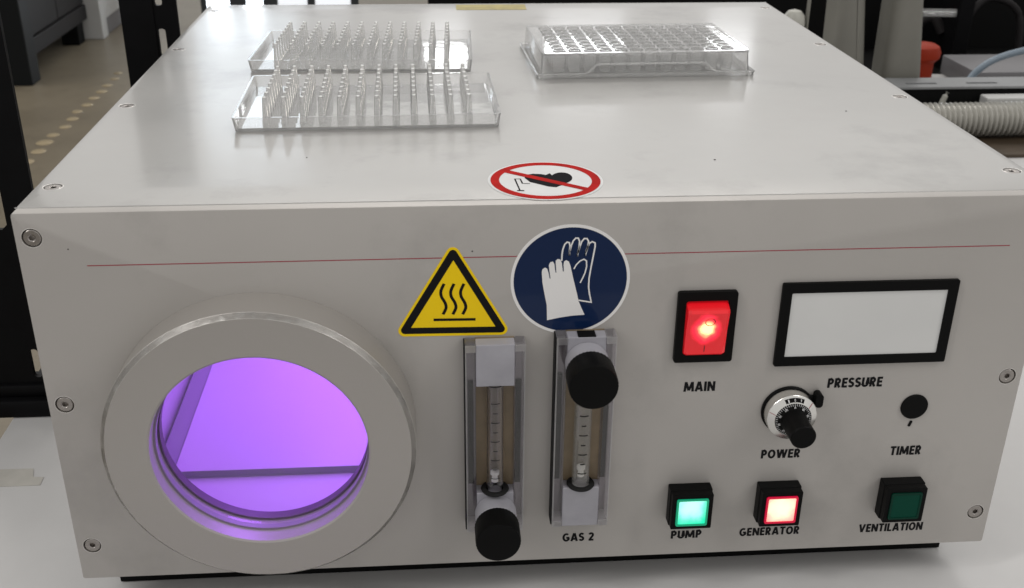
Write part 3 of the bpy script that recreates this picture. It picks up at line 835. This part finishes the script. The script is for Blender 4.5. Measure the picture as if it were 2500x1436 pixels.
rel(obj('post_flange', BX(-283, -258, 449, 453, -19.5, 330, bev=.4), M['black_paint'], rk))
bm = bmesh.new(); box(bm, -372, -216, 176, 200, DZ + .05, DZ + 12, bev=2.0); box(bm, -372, -216, 181, 200, DZ + 12.05, DZ + 20, bev=1.5)
rel(obj('bottom_rail', bm, M['black_paint'], rk, smooth=40))
rel(obj('bottom_rail', BX(-300, -262, 200.5, 449, DZ + .05, DZ + 14, bev=1.5), M['black_paint'], rk))

obj('masking_tape', plate([[(-306, 104.5), (-268.3, 104.6), (-268.6, 112.3), (-274.5, 113), (-277, 121.2), (-306, 121.6)]], DZ + .05, DZ + .25, 'xy'), M['mask_tape'], label='pale strip of masking tape stuck on the desk in front of the black frame', cat='tape')

# ------------------------------------------------------------------ far left: cabinets on the floor
fz = -770
cb = empty('dark_cabinet', (-1.75, 4.2, -.77), label='dark grey floor cabinet with thick legs seen past the black frame', cat='cabinet')
def relc(o, e): o.location = -e.location; return o
relc(obj('leg', BX(-1755, -1618, 3955, 4060, fz, 200, bev=4), M['dark_grey'], cb), cb)
relc(obj('leg', BX(-1720, -1640, 4690, 4780, fz, -560, bev=4), M['black_matte'], cb), cb)
relc(obj('drawer_front', BX(-1660, -1630, 4062, 4420, -600, 200, bev=3), M['cab_grey'], cb), cb)
relc(obj('drawer_front', BX(-1660, -1630, 4426, 4800, -600, 200, bev=3), M['cab_grey'], cb), cb)
relc(obj('bottom_rail', BX(-1662, -1622, 4062, 4800, -670, -604, bev=3), M['cab_grey'], cb), cb)
relc(obj('body', BX(-2300, -1664, 4062, 4800, -640, 200), M['dark_grey'], cb), cb)
wc = empty('white_cabinet', (-1.6, 5.1, -.77), label='white cabinet standing behind the dark floor cabinet', cat='cabinet')
relc(obj('leg', BX(-1668, -1565, 4815, 4900, fz, 200, bev=4), M['cab_white'], wc), wc)
relc(obj('door', BX(-1600, -1567, 4906, 5600, -690, 200, bev=4), M['cab_white'], wc), wc)
relc(obj('body', BX(-2300, -1602, 4902, 5600, -765, 200), M['cab_white'], wc), wc)
relc(obj('plinth', BX(-1600, -1575, 4902, 5600, -768, -694), M['box_grey'], wc), wc)

fm_ = empty('floor_light_spots', (-1.33, 3.4, -.77), label='row of round light spots painted on the concrete floor', cat='painted light spots')  # spots of light on the floor, painted as pale discs
dot = mesh_of(LA([(0, 1.0), (26, 1.0), (28, .05)], n=20, up=True), M['dot'], 30, 'light_spot')
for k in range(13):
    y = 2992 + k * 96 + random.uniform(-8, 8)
    o = link('light_spot', dot, fm_, ((random.uniform(-9, 9)) * MM, (y - 3400) * MM, 0.001))
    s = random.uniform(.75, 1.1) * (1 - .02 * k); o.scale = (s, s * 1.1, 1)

gd = empty('glass_door', (-.75, 5.05, -.77), label='bright glass door with dark bars far behind the machine', cat='door')
def relg(o): o.location = -gd.location; return o
for xa, xb in ((-1120, -1015), (-930, -855)):
    relg(obj('pane', BX(xa, xb, 5050, 5060, fz + 20, 1060), M['daylight'], gd))
for xa, xb in ((-780, -640), (-600, -430)):
    relg(obj('pane', BX(xa, xb, 5050, 5060, fz + 20, 1060), M['frosted_day'], gd))
relg(obj('transom_pane', BX(-1200, -700, 5050, 5060, 1110, 1800), M['transom'], gd))
relg(obj('transom_bar', BX(-1230, -380, 5045, 5065, 1062, 1108), M['frame_dark'], gd))
for xa, xb in ((-1150, -1122), (-1013, -932), (-853, -782), (-638, -602), (-428, -390)):
    relg(obj('frame_bar', BX(xa, xb, 5045, 5065, fz + 1, 1061), M['frame_dark'], gd))

# ------------------------------------------------------------------ behind and right
eq = empty('black_instrument', (.6, 1.3, -.77), label='large black instrument housing standing behind the grey columns', cat='instrument')
def rele(o, e): o.location = -e.location; return o
rele(obj('housing', BX(-50, 1500, 1250, 1700, fz, 120, bev=5), M['black_matte'], eq), eq)
rele(obj('side_panel', BX(690, 712, 1080, 1245, fz, 95, bev=2), M['black_paint'], eq), eq)
rele(obj('base', BX(560, 1500, 1010, 1245, fz, -40, bev=3), M['black_matte'], eq), eq)
gb = obj('grey_cupboard', BX(-420, -60, 1900, 2300, fz, -160, bev=6), M['box_grey'], label='blue grey cupboard low behind the back edge of the machine', cat='cupboard', smooth=30)

def taper_post(x0, x1, xt0, xt1, y, z0, z1, label):
    bm = bmesh.new()
    lo = rrect(x0, x1, y - 26, y + 26, 13, 6); hi = rrect(xt0, xt1, y - 26, y + 26, 13, 6)
    A = [[bm.verts.new((px, py, z)) for px, py in lp] for lp, z in ((lo, z0), (hi, z1))]
    n = len(lo)
    for i in range(n): bm.faces.new((A[0][i], A[0][(i + 1) % n], A[1][(i + 1) % n], A[1][i]))
    bm.faces.new(A[0]); bm.faces.new(A[1])
    bmesh.ops.translate(bm, vec=(-(x0 + x1) / 2, -y, -z0), verts=bm.verts[:])
    t = obj('grey_column', bm, M['post_grey'], loc=((x0 + x1) / 2 * MM, y * MM, z0 * MM), smooth=30, label=label, cat='column', group='grey columns behind the machine')
    bm = BX(x1 - 12, x1 + 1.5, y - 30, y - 25, z0, z0 + 60)
    return t
taper_post(413, 460, 409, 434, 826, DZ, 190, 'grey tapered column nearer the thin bracket and the ivory fitting')
taper_post(476, 528, 476, 502, 826, DZ, 190, 'wider grey tapered column beside the orange knob')

sb = empty('slotted_bar', (.6, .77, DZ * MM), label='grey slotted metal bar with a black front face behind the hose', cat='bar')
bt = 27.5
slots = [rrect(486 + 71 * k, 523 + 71 * k, 763, 769, 2.9, 5) for k in range(8)]
rele(obj('top_flange', plate([[(400, 750), (1150, 750), (1150, 792), (400, 792)]] + slots, bt - 2.5, bt, 'xy'), M['bar_grey'], sb), sb)
rele(obj('front_face', BX(400, 1150, 752, 755, DZ + .1, bt - 2.6), M['black_matte'], sb), sb)
rele(obj('inner_floor', BX(400, 1150, 756, 792, DZ + .1, bt - 22), M['black_matte'], sb), sb)

# corrugated hose: rings along a gentle curve
bm = bmesh.new()
path = smooth_path([(380, 715, 3), (480, 706, 3), (560, 702, 4), (640, 704, 5), (760, 722, 6), (900, 760, 8)], 120)
L_ = 0; pts = [path[0]]; rad = []
acc = [0]
for a, b in zip(path[:-1], path[1:]): acc.append(acc[-1] + (b - a).length)
pitch = 5.6
step = pitch / 8
fine = []; k = 0; s = 0
while s < acc[-1]:
    while acc[k + 1] < s: k += 1
    t = (s - acc[k]) / (acc[k + 1] - acc[k])
    fine.append(path[k].lerp(path[k + 1], t))
    ph = (s / pitch) % 1
    rad.append(12.6 + 6.2 * (0.5 + 0.5 * math.cos(2 * math.pi * ph)) ** 1.15)
    s += step
tube(bm, fine, rad, 20)
obj('corrugated_hose', bm, M['hose'], label='silvery white corrugated hose lying on the brown board', cat='hose', smooth=60)
obj('brown_board', BX(420, 1100, 640, 740, DZ + .05, DZ + 4, bev=.6), M['wood'], label='dark brown board lying on the desk under the hose', cat='board')
obj('white_box', BX(566, 640, 728, 747, DZ + 4.1, 20, bev=1.5), M['cab_white'], label='small white box just behind the corrugated hose', cat='box')
bm = bmesh.new(); tube(bm, [(512, 735, -15), (514, 734, 4), (519, 733, 22), (521, 733, 26)], [3, 3.5, 3, 2.4], 10)
obj('cable_clip', bm, M['ivory'], label='small white clip sticking up behind the corrugated hose', cat='clip', smooth=50)

bm = LA([(0, -30), (16, -30), (16, 0), (18, 3), (22, 7), (23, 14), (20, 21), (15, 24), (0, 25)], 586, 950, 8, 32, up=True)
obj('orange_knob', bm, M['orange'], label='orange round knob beside the grey column', cat='knob', smooth=35)
obj('knob_pedestal', BX(566, 612, 925, 975, DZ, -22.5, bev=2), M['black_paint'], label='black block under the orange knob', cat='block')
bm = plate([[(636, -60 + 40), (760, -60 + 40), (760, 6), (640, 6)]], -1010, -900)
obj('grey_case', BX(640, 860, 905, 1005, DZ + .1, 5, bev=2), M['box_grey'], label='flat grey case behind the slotted bar under the blue cable', cat='case', smooth=30)
bm = bmesh.new(); tube(bm, smooth_path([(590, 830, -12), (603, 850, 8), (618, 853, 24), (637, 856, 34), (668, 862, 41), (720, 875, 46), (800, 900, 20), (850, 900, 8)], 8), 4.2, 12)
obj('cable', bm, M['cable'], label='pale blue cable arching over the grey case', cat='cable', smooth=60)
bm = LA([(0, 0), (12, 0), (11, 112), (12, 118), (11, 127), (7, 132), (0, 134)], 344, 752, DZ, 24, up=True)
obj('white_valve', bm, M['ivory'], label='rounded ivory fitting just behind the back corner of the machine', cat='fitting', smooth=35)
obj('thin_bracket', BX(357.8, 359.2, 748, 756, DZ, 170), M['post_grey'], label='thin grey upright plate beside the ivory fitting', cat='bracket')
bm = bmesh.new(); tube(bm, [(598, 1000, 62), (645, 1000, 61)], 5, 16)
gt = obj('clear_tube', bm, M['clearbar'], label='short clear horizontal tube beside the wider grey column above the orange knob', cat='tube', smooth=40)
obj('tube_holder', BX(585, 590, 990, 1012, DZ, 75), M['black_paint'], label='black upright plate holding the clear tube', cat='bracket')

bm = bmesh.new(); tube(bm, smooth_path([(700, 1100, -35), (712, 1100, 30), (745, 1110, 60), (790, 1105, 40), (800, 1100, -35)], 8), 5, 10)
obj('grey_cable', bm, M['cab_grey'], label='dark grey cable looping in front of the black instrument', cat='cable', smooth=60)
bm = bmesh.new(); tube(bm, smooth_path([(650, 1150, -38), (655, 1140, 10), (676, 1130, 30), (690, 1120, 10)], 8), 7, 10)
obj('metal_fitting', bm, M['cab_grey'], label='bent dark metal fitting between the orange knob and the grey cable', cat='fitting', smooth=60)
